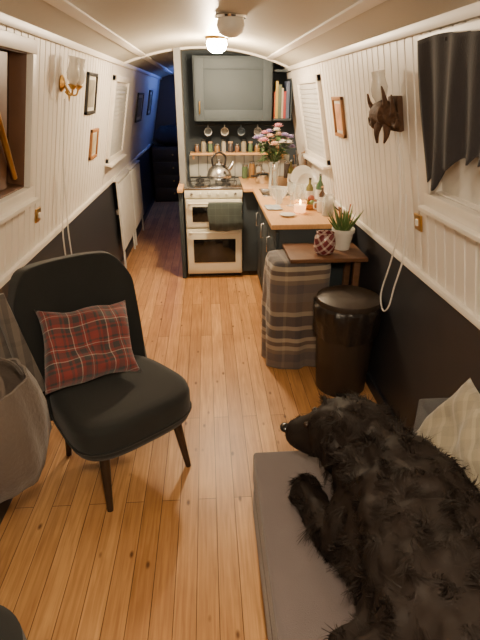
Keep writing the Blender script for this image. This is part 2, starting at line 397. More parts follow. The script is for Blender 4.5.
lathe("glass_shade",[(.018,.0),(.034,.03),(.038,.06),(.028,.1),(.03,.13),(.028,.13),(.026,.1),(.035,.06),(.031,.03),(.016,.004)],SHADE,g,loc=(.03,.07,.05))
CORD=M("white_cord",(.80,.77,.72),.6)
def cord(name,side,pts):
    g=G(name); bm=bmesh.new(); tube_bm(bm,smoothpts(pts,8),.0045,6)
    autos(fin("cord",bm,CORD,g)); return g
cord("pull_cord",'L',[(-.785,3.02,1.70),(-.83,3.03,1.45),(-.88,3.04,1.15),(-.925,3.06,.9),(-.93,3.08,.56),(-.93,3.14,.46),(-.93,3.20,.54),(-.925,3.19,.9),(-.89,3.12,1.1),(-.86,3.06,1.3)])
cord("pull_cord",'R',[(.87,2.30,1.58),(.90,2.28,1.4),(.94,2.30,1.15),(.975,2.42,.92),(.985,2.52,.72),(.985,2.52,.64),(.985,2.46,.60),(.985,2.39,.66),(.98,2.34,.8),(.965,2.25,.98),(.94,2.22,1.15),(.925,2.23,1.30)])
def socket(name,side,y,z,mt):
    g=WG(name,side,y,z); box("plate",(0,.005,0),(.075,.01,.075),mt,g,.003); box("rocker",(0,.012,0),(.02,.01,.03),M("switch_rocker",(.8,.78,.72),.4),g,.002)
socket("light_switch",'L',2.68,1.13,BRASS); socket("light_switch",'R',2.14,1.19,BRASS)
# ------------------------------------------------------------ ceiling lamps
def ceiling_lamp(name,x,y,on):
    z=ceilz(x); g=G(name,(x,y,z))
    lathe("base",[(0,0),(.085,0),(.09,-.008),(.085,-.018),(.07,-.022),(0,-.022)],BRASS if on else CHROME,g)
    gl=M("lamp_glass_on",(1,.9,.7),.4,emit=(1,.86,.62),es=180) if on else M("lamp_glass_off",(.75,.72,.66),.3,coat=.4)
    lathe("diffuser",[(.072,-.02),(.078,-.05),(.066,-.085),(.035,-.105),(0,-.11)],gl,g)
    return z
def lamp(x,y,z,w,col=(1,.75,.48),r=.06):
    l=bpy.data.lights.new("bulb_light",'POINT'); l.energy=w; l.color=col; l.shadow_soft_size=r
    o=bpy.data.objects.new("bulb_light",l); o.location=(x,y,z); COL.objects.link(o)
z=ceiling_lamp("ceiling_light",.15,3.05,False)
z=ceiling_lamp("ceiling_light",.10,4.20,True); lamp(.10,4.20,z-.19,98)
z=ceiling_lamp("ceiling_light",.05,.1,True); lamp(.05,.1,z-.19,50,(1,.79,.57))
g=G("led_strip"); box("strip",(-.25,8.3,ceilz(-.25)-.02),(.02,1.4,.012),M("led_blue",(.1,.2,1),.5,emit=(.05,.16,1),es=15),g,.003)
l=bpy.data.lights.new("led_glow",'AREA'); l.shape='RECTANGLE'; l.size=.05; l.size_y=1.4; l.energy=9; l.color=(.16,.30,1)
o=bpy.data.objects.new("led_glow",l); o.location=(-.28,8.2,ceilz(-.28)-.04); o.rotation_euler=(0,math.radians(-50),0); COL.objects.link(o)
# ------------------------------------------------------------ cooker
g=G("gas_cooker",(.055,4.72,0))
box("body",(0,.30,.47),(.56,.56,.86),CREAM,g,.008)
box("plinth",(0,.32,.03),(.54,.5,.06),NAVY,g,.003)
box("hob_top",(0,.30,.905),(.57,.6,.02),STEEL,g,.006)
box("control_panel",(0,.012,.855),(.56,.03,.07),CREAM,g,.006)
for k in range(6):
    lathe("knob_%d"%(k+1),[(0,0),(.015,0),(.014,.014),(.010,.018),(0,.018)],CREAM if k%5 else STEEL,g,loc=(-.21+k*.084,-.004,.857),rot=(pi/2,0,0),seg=16)
def door(nm,z0,z1):
    box(nm+"_door",(0,.0,(z0+z1)/2),(.54,.04,z1-z0),CREAM,g,.008)
    box(nm+"_window",(0,-.0215,(z0+z1)/2-.005),(.42,.006,(z1-z0)*.55),BLKG,g,.002)
    tube(nm+"_handle",smoothpts([(-.23,-.02,z1-.03),(-.225,-.055,z1-.03),(.0,-.062,z1-.03),(.225,-.055,z1-.03),(.23,-.02,z1-.03)],5),.010,CREAM,g,10)
door("grill",.535,.805); door("oven",.08,.52)
for i,(x,y) in enumerate(((-.13,.17),(.13,.17),(-.13,.43),(.13,.43))):
    lathe("burner_%d"%(i+1),[(0,0),(.045,0),(.045,.012),(.03,.02),(0,.022)],IRON,g,loc=(x,y,.915),seg=20)
    boxes("pan_support_%d"%(i+1),[((x,y,.952),(.2,.008,.01)),((x,y,.952),(.008,.2,.01)),((x-.1,y,.935),(.008,.008,.04)),((x+.1,y,.935),(.008,.008,.04)),((x,y-.1,.935),(.008,.008,.04)),((x,y+.1,.935),(.008,.008,.04))],IRON,g,.002)
TOW=stripes("tea_towel_cloth",[(2,14,[(0,(.05,.065,.055)),(.45,(.11,.13,.11)),(.52,(.05,.065,.055))],.5),(0,16,[(0,(.045,.06,.055)),(.5,(.09,.11,.10)),(.56,(.045,.06,.055))],.5)])
tg=G("tea_towel",(.16,4.648,.775)); bm=bmesh.new(); prof=[(.02,-.13),(.018,-.06),(.017,0),(.012,.012),(0,.017),(-.012,.012),(-.018,0),(-.02,-.08),(-.022,-.16),(-.024,-.25)]
rows=[]
for i in range(25):
    u=i/24; rows.append([bm.verts.new((-.16+.33*u+(.01*math.sin(z*20)),y+.005*math.sin(u*22)*(abs(z)*5),z*(1+.04*math.sin(u*4)))) for y,z in prof])
for i in range(24):
    for j in range(len(prof)-1): bm.faces.new((rows[i][j],rows[i+1][j],rows[i+1][j+1],rows[i][j+1]))
mods(fin("cloth",bm,TOW,tg,smooth=True),("SOLIDIFY",{"thickness":.004,"offset":1}))
g=G("kettle",(.12,5.02,.957),.5); g.scale=(1.25,1.25,1.2)
lathe("body",[(0,0),(.092,0),(.10,.012),(.098,.035),(.082,.075),(.055,.105),(.04,.112),(0,.113)],STEEL,g)
lathe("lid",[(.042,.11),(.038,.122),(.015,.13),(.008,.135),(.013,.146),(.010,.156),(0,.158)],STEEL,g)
tube("spout",smoothpts([(.07,0,.05),(.11,0,.085),(.135,0,.125)],4),[.022,.02,.018,.017,.016,.014,.013,.012,.012],STEEL,g,12)
tube("handle",smoothpts([(.055,0,.10),(.06,0,.17),(0,0,.205),(-.06,0,.17),(-.055,0,.10)],6),.008,BLKP,g,10)
# ------------------------------------------------------------ worktop + base cabinets
g=G("kitchen_worktop"); boxes("worktop",[((.715,4.32,.895),(.57,2.15,.035)),((.385,5.03,.895),(.09,.72,.035))],WORK,g,.005)
g=G("kitchen_worktop",(0,0,0)); boxes("worktop_strip",[((-.262,5.03,.895),(.055,.72,.035))],WORK,g,.005)
g=G("cabinet_end_panel"); boxes("panel",[((-.262,5.04,.44),(.04,.66,.872))],NAVY2,g,.003)
g=G("base_cabinet")
boxes("carcass",[((.745,4.32,.475),(.50,2.08,.80)),((.42,5.06,.46),(.15,.60,.82)),((.745,4.32,.04),(.46,2.04,.08))],NAVY2,g,.003)
for k in range(3):
    yy=3.51+k*.42
    box("door_panel_%d"%(k+1),(.485,yy,.47),(.022,.40,.74),NAVY2,g,.004)
    box("door_inset_%d"%(k+1),(.479,yy,.47),(.02,.28,.58),NAVY3,g,.004)
    tube("handle_%d"%(k+1),[(.475,yy+.13,.72),(.45,yy+.13,.72),(.45,yy+.13,.60),(.475,yy+.13,.60)],.005,STEEL,g,8)
g=G("wall_cupboard")
box("carcass",(.27,5.235,1.77),(.76,.32,.56),NAVY2,g,.004)
boxes("door_frame",[((-.055,5.06,1.76),(.085,.024,.54)),((.595,5.06,1.76),(.085,.024,.54)),((.27,5.06,1.54),(.566,.024,.10)),((.27,5.06,1.985),(.566,.024,.09))],NAVY2,g,.003)
boxes("door_inset",[((.27,5.070,1.76),(.57,.010,.37))],NAVY2,g,.003)
tube("door_handle",[(-.055,5.045,1.56),(-.055,5.022,1.56),(-.055,5.022,1.66),(-.055,5.045,1.66)],.006,BRASS,g,8)
g=G("cookbook_shelf")
boxes("shelf",[((.745,5.25,1.50),(.18,.28,.02)),((.745,5.25,1.93),(.18,.28,.02)),((.838,5.25,1.715),(.012,.28,.45))],NAVY2,g)
bc=[(.40,.09,.04),(.42,.30,.07),(.10,.12,.08),(.40,.34,.26),(.28,.04,.04),(.08,.10,.16)]
x=.665
for i in range(6):
    wv=.018+.008*(i%3); hh=.24+.03*((i*7)%4)
    box("book_%d"%(i+1),(x+wv/2,5.2,1.511+hh/2),(wv-.002,.18,hh),M("book_cover_%d"%i,bc[i],.5),g,.002); x+=wv
g=G("spice_shelf"); boxes("shelf",[((.33,5.32,1.165),(1.0,.15,.022)),((-.14,5.34,1.14),(.02,.1,.06)),((.8,5.34,1.14),(.02,.1,.06))],WORK,g)
boxes("splashback",[((-.14+k*.098,5.392,1.03),(.094,.012,.23)) for k in range(11)],M("splash_tiles",(.42,.42,.38),.25,coat=.3),g,.003)
cols=[(.20,.10,.05),(.28,.24,.17),(.09,.14,.07),(.28,.15,.05),(.38,.34,.27),(.07,.055,.05)]
for k in range(13):
    xx=-.10+k*.07; hh=.07+.02*((k*5)%3); r=.024+.004*(k%2)
    jg=G("spice_jar",(xx,5.31,1.177))
    lathe("jar",[(0,0),(r,0),(r,hh*.8),(r*.8,hh*.9),(r*.8,hh)],M("jar_content_%d"%(k%6),cols[k%6],.25,coat=.5,var=.4,nscale=60),jg,seg=16)
    lathe("lid",[(0,hh),(r*.9,hh),(r*.9,hh+.015),(0,hh+.015)],[STEEL,IRON,LWOOD][k%3],jg,seg=16)
for k,xx in enumerate((.40,.475,.55,.85,.92)):
    jg=G("storage_jar",(xx,5.30,.9135)); hh=.12+.03*(k%2)
    lathe("jar",[(0,0),(.031,0),(.031,hh),(0,hh)],M("jar_content_%d"%((k+2)%6),cols[(k+2)%6],.25,coat=.5,var=.4,nscale=60),jg,seg=18)
    lathe("lid",[(0,hh),(.032,hh),(.032,hh+.02),(0,hh+.02)],STEEL,jg,seg=18)
mr=G("mug_rail"); tube("rail",[(-.12,5.33,1.44),(.72,5.33,1.44)],.006,IRON,mr,8); boxes("rail_brackets",[((-.1,5.365,1.44),(.015,.075,.015)),((.7,5.365,1.44),(.015,.075,.015))],IRON,mr)
for k in range(4):
    xx=.02+k*.17; mg=G("coffee_mug",(xx,5.30,1.372)); mc=M("mug_glaze_%d"%k,[(.4,.42,.42),(.55,.5,.42),(.2,.25,.3),(.5,.48,.45)][k],.25,coat=.5)
    lathe("cup",[(0,-.04),(.032,-.04),(.038,-.03),(.04,.04),(.036,.04),(.034,-.028),(0,-.03)],mc,mg,rot=(pi/2-.3,0,0),seg=20)
    tube("handle",smoothpts([(0,-.02,.037),(0,-.018,.062),(0,.012,.068),(0,.022,.037)],4),.005,mc,mg,8)
# ------------------------------------------------------------ flowers in vase
g=G("flower_vase",(.63,4.72,.9135))
lathe("vase",[(0,0),(.045,0),(.05,.01),(.042,.06),(.045,.16),(.062,.24),(.060,.24),(.042,.16),(.038,.06),(.044,.014),(0,.012)],GLASS,g)
GREEN=M("leaf_green",(.05,.10,.03),.5,var=.4,nscale=30); petal=[M("pink_petal",(.72,.36,.42),.6,var=.25,nscale=50),M("lilac_petal",(.48,.38,.62),.6,var=.25,nscale=50),M("white_petal",(.80,.75,.70),.6,var=.1),M("peach_petal",(.78,.52,.40),.6,var=.2)]
bs=bmesh.new(); heads=[]
for k in range(22):
    a=k*2.4; rr=.03+.15*math.sqrt(k/22); top=Vector((math.cos(a)*rr,math.sin(a)*rr,.55-1.1*rr+.07*random.random()))
    tube_bm(bs,smoothpts([(math.cos(a+2)*.02,math.sin(a+2)*.02,.02),(math.cos(a)*.02,math.sin(a)*.02,.22),tuple(top)],4),.003,6); heads.append(top)
autos(fin("stems",bs,GREEN,g))
for ci in range(4):
    bm=bmesh.new()
    for k,h0 in enumerate(heads):
        if k%4!=ci: continue
        R0=.044+.014*random.random()
        for ly in range(4):
            for p in range(7):
                a=p*2*pi/7+ly*.45; el=.15+ly*.38
                d=Vector((math.cos(a)*math.cos(el),math.sin(a)*math.cos(el),math.sin(el))); sd=Vector((-math.sin(a),math.cos(a),0)); L=R0*(1-.12*ly)
                q=[h0,h0+d*L*.55+sd*L*.33,h0+d*L,h0+d*L*.55-sd*L*.33]; up=d.cross(sd)*-.12*L
                q[2]=q[2]-up
                bm.faces.new([bm.verts.new(v) for v in q])
    fin("blooms_%d"%(ci+1),bm,petal[ci],g)
def leafbm(bm,p,d,L,w,curl=.3,nseg=5):
    p=Vector(p); d=Vector(d).normalized(); sd=d.cross(Vector((0,0,1)))
    if sd.length<.01: sd=Vector((1,0,0))
    sd.normalize(); L_=[];R_=[];C_=[]
    for i in range(nseg+1):
        t=i/nseg; c=p+d*L*t+Vector((0,0,-curl*L*t*t)); ww=w*math.sin(pi*min(1,.12+t*.88))**.8
        L_.append(bm.verts.new(c+sd*ww/2+Vector((0,0,.15*ww)))); C_.append(bm.verts.new(c)); R_.append(bm.verts.new(c-sd*ww/2+Vector((0,0,.15*ww))))
    for i in range(nseg):
        bm.faces.new((L_[i],C_[i],C_[i+1],L_[i+1])); bm.faces.new((C_[i],R_[i],R_[i+1],C_[i+1]))
bm=bmesh.new()
for k in range(80):
    a=random.random()*6.28; z=.24+.22*random.random(); leafbm(bm,(math.cos(a)*.05,math.sin(a)*.05,z),(math.cos(a),math.sin(a),.5*random.random()),.09+.05*random.random(),.038,.3)
fin("leaves",bm,GREEN,g)
# ------------------------------------------------------------ counter clutter
Z=.9135
g=G("glass_bowl",(.595,4.12,Z)); lathe("bowl",[(0,0),(.045,0),(.05,.008),(.075,.05),(.085,.10),(.082,.10),(.072,.052),(.045,.012),(0,.01)],GLASS,g)
CER=M("white_ceramic",(.74,.72,.67),.2,coat=.5,var=.03)
g=G("dish_rack",(.86,4.42,Z)); W_=M("rack_wire",(.6,.6,.6),.3,metal=1)
bm=bmesh.new()
for z in (.02,.09):
    tube_bm(bm,[(-.10,-.19,z),(.10,-.19,z),(.10,.19,z),(-.10,.19,z)],.004,6,closed=True)
for i in range(13):
    y=-.18+i*.03
    tube_bm(bm,[(-.10,y,.09),(-.10,y,.0),(.10,y,.0),(.10,y,.09)],.0025,6)
autos(fin("wire_frame",bm,W_,g))
for i in range(5):
    r=.9 if i%2 else .7
    lathe("plate_%d"%(i+1),[(0,0),(.06*r,0),(.09*r,.008),(.12*r,.018),(.12*r,.022),(.085*r,.013),(0,.006)],CER,g,loc=(0,-.14+i*.06,.03+.105*r),rot=(pi/2-.25,0,0),seg=32)
for (x,y) in ((.805,4.13),(.735,3.99),(.722,4.10),(.58,3.95)):
    g=G("drinking_glass",(x,y,Z)); lathe("glass",[(0,0),(.028,0),(.034,.12),(.032,.12),(.026,.006),(0,.006)],GLASS,g,seg=20)
for (x,y) in ((.66,3.86),(.70,3.77)):
    g=G("wine_glass",(x,y,Z)); lathe("glass",[(0,0),(.033,0),(.033,.003),(.004,.008),(.004,.08),(.02,.095),(.036,.13),(.032,.18),(.030,.18),(.034,.13),(.018,.10),(0,.092)],GLASS,g,seg=20)
def bottle(x,y,r,h,mt,cap):
    g=G("bottle",(x,y,Z)); lathe("body",[(0,0),(r,0),(r,h*.62),(r*.35,h*.78),(r*.33,h*.96),(0,h*.96)],mt,g,seg=20)
    lathe("cap",[(0,h*.94),(r*.4,h*.94),(r*.4,h),(0,h)],cap,g,seg=16); lathe("label",[(r*1.01,h*.18),(r*1.02,h*.18),(r*1.02,h*.5),(r*1.01,h*.5)],CER,g,seg=20)
OIL=M("olive_oil_glass",(.16,.14,.03),.12,coat=.6); BRB=M("brown_bottle_glass",(.07,.03,.012),.12,coat=.6); GRB=M("green_bottle",(.05,.12,.05),.15,coat=.6)
bottle(.90,3.90,.032,.24,GRB,STEEL); bottle(.83,3.96,.03,.20,OIL,IRON); bottle(.93,4.68,.035,.28,BRB,IRON); bottle(.80,4.74,.03,.25,OIL,STEEL); bottle(.90,3.80,.026,.16,BRB,LWOOD)
g=G("utensil_pot",(.90,4.84,Z)); lathe("pot",[(0,0),(.05,0),(.055,.13),(.05,.13),(.045,.01),(0,.01)],M("stoneware",(.24,.22,.2),.4),g,seg=24)
for k in range(6):
    a=k*1.05; e_=(math.cos(a)*.06,math.sin(a)*.06,.28+.02*(k%3)); tube("utensil_%d"%(k+1),[(math.cos(a)*.02,math.sin(a)*.02,.02),tuple(Vector(e_)*.88),e_],[.005,.006,.02],LWOOD if k%2 else STEEL,g,8,flat=.4)
g=G("saucepan",(.56,4.98,Z)); lathe("pan",[(0,0),(.075,0),(.08,.008),(.082,.085),(.078,.085),(.074,.01),(0,.008)],STEEL,g); tube("handle",[(-.055,-.055,.075),(-.13,-.15,.09)],[.008,.011],BLKP,g,10)
lathe("lid",[(.082,.086),(.06,.098),(.015,.106),(.01,.12),(.015,.125),(0,.127)],STEEL,g)
g=G("coffee_mug",(.86,3.62,Z)); lathe("cup",[(0,0),(.034,0),(.038,.01),(.04,.085),(.036,.085),(.034,.012),(0,.01)],CER,g,seg=24); tube("handle",smoothpts([(-.036,0,.07),(-.06,0,.068),(-.06,0,.03),(-.036,0,.02)],4),.005,CER,g,8)
g=G("white_jug",(.89,4.07,Z)); lathe("body",[(0,0),(.042,0),(.05,.04),(.048,.09),(.036,.13),(.041,.155),(.038,.155),(.032,.13),(0,.12)],CER,g,seg=24); tube("handle",smoothpts([(0,-.036,.13),(0,-.070,.12),(0,-.068,.06),(0,-.046,.04)],4),.006,CER,g,8)
g=G("kitchen_sink",(.61,4.42,Z)); boxes("basin_rim",[((0,-.17,.004),(.26,.02,.01)),((0,.17,.004),(.26,.02,.01)),((-.12,0,.004),(.02,.34,.01)),((.11,0,.002),(.02,.34,.006)),((-.0,0,.001),(.22,.32,.004))],STEEL,g)
tube("tap",smoothpts([(-.0,.20,0),(0,.20,.18),(0,.17,.235),(0,.10,.235),(0,.07,.19)],6),.010,CHROME,g,10)
g=G("lit_candle",(.69,3.60,Z)); lathe("glass_cup",[(0,0),(.044,0),(.050,.09),(.048,.09),(.042,.005),(0,.005)],glassmat("amber_glass",(.9,.6,.3),.35),g,seg=24)
lathe("wax",[(0,.006),(.041,.006),(.045,.06),(0,.06)],M("candle_wax",(.9,.7,.45),.5,emit=(1,.55,.22),es=4),g,seg=20)
tube("flame",[(0,0,.06),(0,0,.068),(0,0,.08),(0,0,.10)],[.002,.008,.007,.0005],M("flame",(1,.6,.2),.5,emit=(1,.62,.22),es=60),g,8)
g=G("saucer",(.58,3.50,Z)); lathe("dish",[(0,0),(.035,0),(.06,.012),(.06,.015),(.03,.006),(0,.005)],CER,g,seg=24)
g=G("storage_jar",(.88,3.50,Z)); lathe("jar",[(0,0),(.045,0),(.045,.13),(.035,.14),(.035,.15),(0,.15)],GLASS,g,seg=24); lathe("contents",[(0,.004),(.041,.004),(.041,.09),(0,.095)],M("jar_content_1",(.3,.25,.2),.5),g,seg=20)
g=G("fruit_bowl",(.80,3.73,Z)); lathe("bowl",[(0,0),(.04,0),(.07,.045),(.067,.047),(.036,.008),(0,.008)],MWOOD,g,seg=24)
for k,(x,y,z,c) in enumerate(((.025,0,.045,(.3,.07,.03)),(-.025,.02,.045,(.35,.22,.05)),(0,-.03,.047,(.12,.17,.05)),(0,.01,.078,(.32,.09,.05)))): ball("fruit_%d"%(k+1),(x,y,z),.028,M("fruit_skin_%d"%k,c,.35),g,sub=2)
g=G("dish_cloth",(.51,3.78,Z)); bm=bmesh.new(); gr=[[bm.verts.new((-.06+.12*i/14+.006*math.sin(j),-.09+.18*j/14,.006+.012*abs(noise.noise(Vector((i*.3,j*.3,0)))))) for j in range(15)] for i in range(15)]
for i in range(14):
    for j in range(14): bm.faces.new((gr[i][j],gr[i+1][j],gr[i+1][j+1],gr[i][j+1]))
mods(fin("cloth",bm,M("cloth_blue_grey",(.35,.38,.4),.9),g,smooth=True),("SOLIDIFY",{"thickness":.004}))
# ------------------------------------------------------------ side table
g=G("side_table",(.745,3.005,0))
box("top",(0,0,.785),(.49,.36,.026),DWOOD,g,.004)
boxes("legs",[((sx*.21,.14,.386),(.04,.04,.772)) for sx in (-1,1)]+[((.20,-.10,.386),(.04,.04,.772))],DWOOD,g,.004)
g=G("candle_jar",(.735,2.945,.7985)); JR=stripes("red_lattice_glass",[(2,26,[(0,(.60,.50,.45)),(.3,(.16,.03,.035))],.5),(0,22,[(0,(.55,.46,.42)),(.3,(.14,.02,.03))],.45)],rough=.2,bump=0,sheen=0,rot=(0,.78,.5))
lathe("jar",[(0,0),(.048,0),(.064,.02),(.071,.06),(.064,.11),(.054,.128),(.058,.136),(.050,.136),(.056,.10),(.062,.06),(.044,.008),(0,.008)],JR,g)
lathe("wax",[(0,.02),(.05,.02),(.05,.06),(0,.06)],CER,g,seg=20)
g=G("potted_aloe",(.875,3.04,.7985)); lathe("pot",[(0,0),(.05,0),(.068,.11),(.075,.112),(.075,.135),(.068,.135),(.062,.11),(0,.105)],CER,g)
bm=bmesh.new()
AL=M("aloe_green",(.11,.19,.06),.45,var=.35,nscale=25)
for k in range(26):
    a=k*2.4; t=k/26; el=.5+1.0*(1-t); L=.13+.08*random.random()
    d=Vector((math.cos(a)*math.cos(el)*.8,math.sin(a)*math.cos(el),math.sin(el)))
    p0=Vector((math.cos(a)*.012,math.sin(a)*.012,.10)); pts=[p0+d*L*q+Vector((0,0,.03*q*q)) for q in (0,.25,.5,.75,1)]
    tube_bm(bm,pts,[.013,.015,.013,.008,.001],8,flat=.45)
autos(fin("leaves",bm,AL,g),60)
bm=bmesh.new()
for k in range(4):
    a=k*1.6+.3; tube_bm(bm,smoothpts([(.0,0,.10),(math.cos(a)*.03,math.sin(a)*.03,.2),(math.cos(a)*.05,math.sin(a)*.05,.24+.02*k)],4),[.004]*8+[.006],6)
autos(fin("flower_spikes",bm,M("orange_bloom",(.5,.17,.08),.6),g))
# ------------------------------------------------------------ blanket covered hamper
BL=stripes("wool_blanket",[(2,2.0,[(0,(.17,.14,.13)),(.12,(.10,.088,.10)),(.24,(.19,.14,.11)),(.30,(.48,.40,.30)),(.36,(.12,.08,.065)),(.42,(.52,.44,.33)),(.48,(.05,.05,.062)),(.60,(.42,.35,.27)),(.66,(.06,.052,.062)),(.80,(.44,.38,.29)),(.86,(.15,.105,.085))],.5),
   (0,3.2,[(0,(.17,.12,.095)),(.45,(.12,.10,.105)),(.60,(.34,.27,.20)),(.66,(.15,.11,.095)),(.85,(.06,.052,.065))],.30),(1,4.2,[(0,(.16,.12,.09)),(.4,(.11,.095,.105)),(.55,(.3,.25,.19)),(.62,(.14,.11,.09))],.18)])
g=G("blanket_covered_hamper",(.580,3.02,0),.10)
bm=bmesh.new(); rings=[]; HW,HD=.20,.17
def sq(a,n=5):
    c,s=math.cos(a),math.sin(a); r=(abs(c)**n+abs(s)**n)**(-1/n); return r*c,r*s
for i in range(34):
    t=i/33; z=.76*t; ring=[]
    for k in range(96):
        a=2*pi*k/96; x,y=sq(a,4); fl_=1+.06*(1-t)*math.sin(a*7+1)+.03*math.sin(a*11+t*5)*(1-t*.6)+.03*(1-t)+.03*math.sin(t*pi)
        sag=.04*math.sin(z*14+math.sin(a*2)*2+a)
        f=fl_+sag*.5+.03*noise.noise(Vector((x*2,y*2,z*7)))
        if t>.92: f*=1-.08*((t-.92)/.08)**2
        ring.append(Vector((x*HW*f,y*HD*f,z+.003)))
    rings.append(ring)
rings.append([Vector((sq(2*pi*k/96,4)[0]*HW*.6,sq(2*pi*k/96,4)[1]*HD*.6,.768)) for k in range(96)])
ringsweep(bm,rings); fin("blanket",bm,BL,g,smooth=True)
# ------------------------------------------------------------ bin
g=G("pedal_bin",(.825,2.62,0)); g.scale=(1.10,1.10,1.07)
lathe("body",[(0,.0),(.135,.0),(.142,.012),(.158,.30),(.166,.52),(0,.52)],BINP,g,seg=40)
lathe("bin_liner",[(.167,.36),(.176,.40),(.184,.48),(.188,.545),(.176,.56),(.165,.545),(.165,.40),(.163,.36)],BAG,g,seg=64,wob=lambda q,z:.035*math.sin(q*9+z*30)+.02*math.sin(q*17))
lathe("lid",[(.172,.548),(.178,.56),(.172,.585),(.14,.600),(.08,.607),(0,.609)],BINP,g,seg=40)
box("pedal",(-.02,-.155,.03),(.08,.05,.015),BLKP,g,.004)
boxes("hinge",[((0,.17,.56),(.08,.03,.04))],BLKP,g)
# ------------------------------------------------------------ slipper chair
g=G("slipper_chair",(-.485,2.0,0),math.radians(38))
bm=bmesh.new(); rings=[]
for z,f in ((.285,.90),(.295,.965),(.32,1.0),(.37,1.0),(.425,1.0),(.45,.975),(.463,.92),(.468,.8),(.471,.5)):
    ring=[]
    for k in range(56):
        x,y=sq(2*pi*k/56,3.6); wd=.29+.025*(-y)
        ring.append(Vector((x*wd*f+.008,(y*.285)*f-.03,z+(.008*(1-y*y) if z>.44 else 0))))
    rings.append(ring)
ringsweep(bm,rings); fin("seat",bm,VELV,g,smooth=True)
bm=bmesh.new()
tube_bm(bm,[(sq(2*pi*k/56,3.6)[0]*(.291+.025*(-sq(2*pi*k/56,3.6)[1]))+.008,sq(2*pi*k/56,3.6)[1]*.286-.03,.34) for k in range(56)],.006,6,closed=True); autos(fin("piping",bm,VELV,g))
bm=bmesh.new(); NA,NH=24,16; gr=[]
for i in range(NA+1):
    a_=-1+2*i/NA; row=[]
    for j in range(NH+1):
        hh=j/NH; zt=1.01-.02*abs(a_)**3-.13*max(0,(abs(a_)-.66)/.34)**2.2; zb=.30
        z=zb+(zt-zb)*hh; wdt=.29*(1+.06*math.sin(min(1,hh)*pi*.75)); x=a_*wdt
        y=.265+.10*hh-.12*abs(a_)**2.4*(1-.35*hh)
        row.append(bm.verts.new((x,y,z)))
    gr.append(row)
for i in range(NA):
    for j in range(NH): bm.faces.new((gr[i][j],gr[i+1][j],gr[i+1][j+1],gr[i][j+1]))
mods(fin("backrest",bm,VELV,g,smooth=True),("SOLIDIFY",{"thickness":.085,"offset":0}),("BEVEL",{"width":.03,"segments":3}),("SUBSURF",{"levels":1,"render_levels":1}))
BLW=M("dark_leg_wood",(.035,.02,.013),.4)
for i,(x,y,dx,dy) in enumerate(((-.19,-.22,-.03,-.05),(.19,-.22,.03,-.05),(-.18,.18,-.02,.04),(.18,.18,.02,.04))):
    tube("leg_%d"%(i+1),[(x+dx+.01,y+dy,0),(x+.01,y,.295)],[.014,.025],BLW,g,12)
DR=(.21,.035,.03); DK=(.045,.042,.044); LT=(.46,.40,.33)
TART=stripes("red_tartan",[(0,6.5,[(0,DR),(.22,DK),(.30,DR),(.36,DK),(.50,LT),(.525,DR),(.62,DK),(.80,DR),(.86,LT),(.88,DR),(.94,DK)],.5),(1,6.5,[(0,DR),(.22,DK),(.30,DR),(.36,DK),(.50,LT),(.525,DR),(.62,DK),(.80,DR),(.86,LT),(.88,DR),(.94,DK)],.5)])
pillow("tartan_cushion",.44,.39,.17,TART,None,loc=(-.59,2.065,.645),rot=(math.radians(50),math.radians(4),math.radians(30)),seedv=3,wr=.03,slump=.045)
# ------------------------------------------------------------ canvas bag on wall hook + striped coat
BR=M("taupe_canvas",(.105,.078,.062),.9,var=.2,bump=.35,bscale=60,sheen=.2)
g=G("canvas_bag",(-.805,1.53,0))
lathe("sack",[(0,.34),(.08,.345),(.14,.38),(.170,.47),(.172,.60),(.158,.71),(.135,.78),(.125,.78),(.143,.70),(.155,.58),(.12,.46),(0,.44)],BR,g,seg=48,sx=.9,sy=1.3,wob=lambda q,z:.05*math.sin(q*5+z*9)+.03*math.sin(q*11))
for i,yy in enumerate((-.05,.05)):
    tube("handle_%d"%(i+1),smoothpts([(.08,yy*1.8,.76),(.06,yy,.84),(-.06,0,.905),(-.135,0,.925),(-.10,yy,.84),(-.09,yy*1.8,.76)],6),.008,BR,g,8,flat=.5)
tube("wall_hook",[(-.16,0,.915),(-.125,0,.91),(-.115,0,.935)],.006,BRASS,g,8)
ST=stripes("striped_coat_cloth",[(0,26,[(0,(.15,.12,.098)),(.5,(.07,.058,.05))],.5),(2,9,[(0,(.13,.105,.088)),(.8,(.08,.065,.055))],.3)])
g=G("striped_coat",(-.865,1.86,0)); bm=bmesh.new(); rows=[]
for i in range(29):
    u=i/28; row=[]
    for j in range(17):
        v=j/16; w_=.055+.045*v
        row.append(bm.verts.new((-.025+(u-.5)*2*w_+.02*v,.022*math.sin(u*14)*(.3+v)+.05*v,.995-.50*v)))
    rows.append(row)
for i in range(28):
    for j in range(16): bm.faces.new((rows[i][j],rows[i+1][j],rows[i+1][j+1],rows[i][j+1]))
mods(fin("cloth",bm,ST,g,smooth=True),("SOLIDIFY",{"thickness":.02}))
tube("coat_hook",[(-.095,0,1.02),(-.03,0,1.02),(-.02,0,1.0)],.008,BRASS,g,8)
g=G("footstool",(-.745,.84,0)); lathe("cushion",[(0,.10),(.17,.10),(.19,.13),(.195,.22),(.19,.30),(.16,.325),(0,.33)],VELV,g,seg=40)
for k in range(4):
    a_=pi/4+k*pi/2; tube("leg_%d"%(k+1),[(.15*math.cos(a_),.15*math.sin(a_),0),(.12*math.cos(a_),.12*math.sin(a_),.11)],[.012,.018],BLW,g,10)
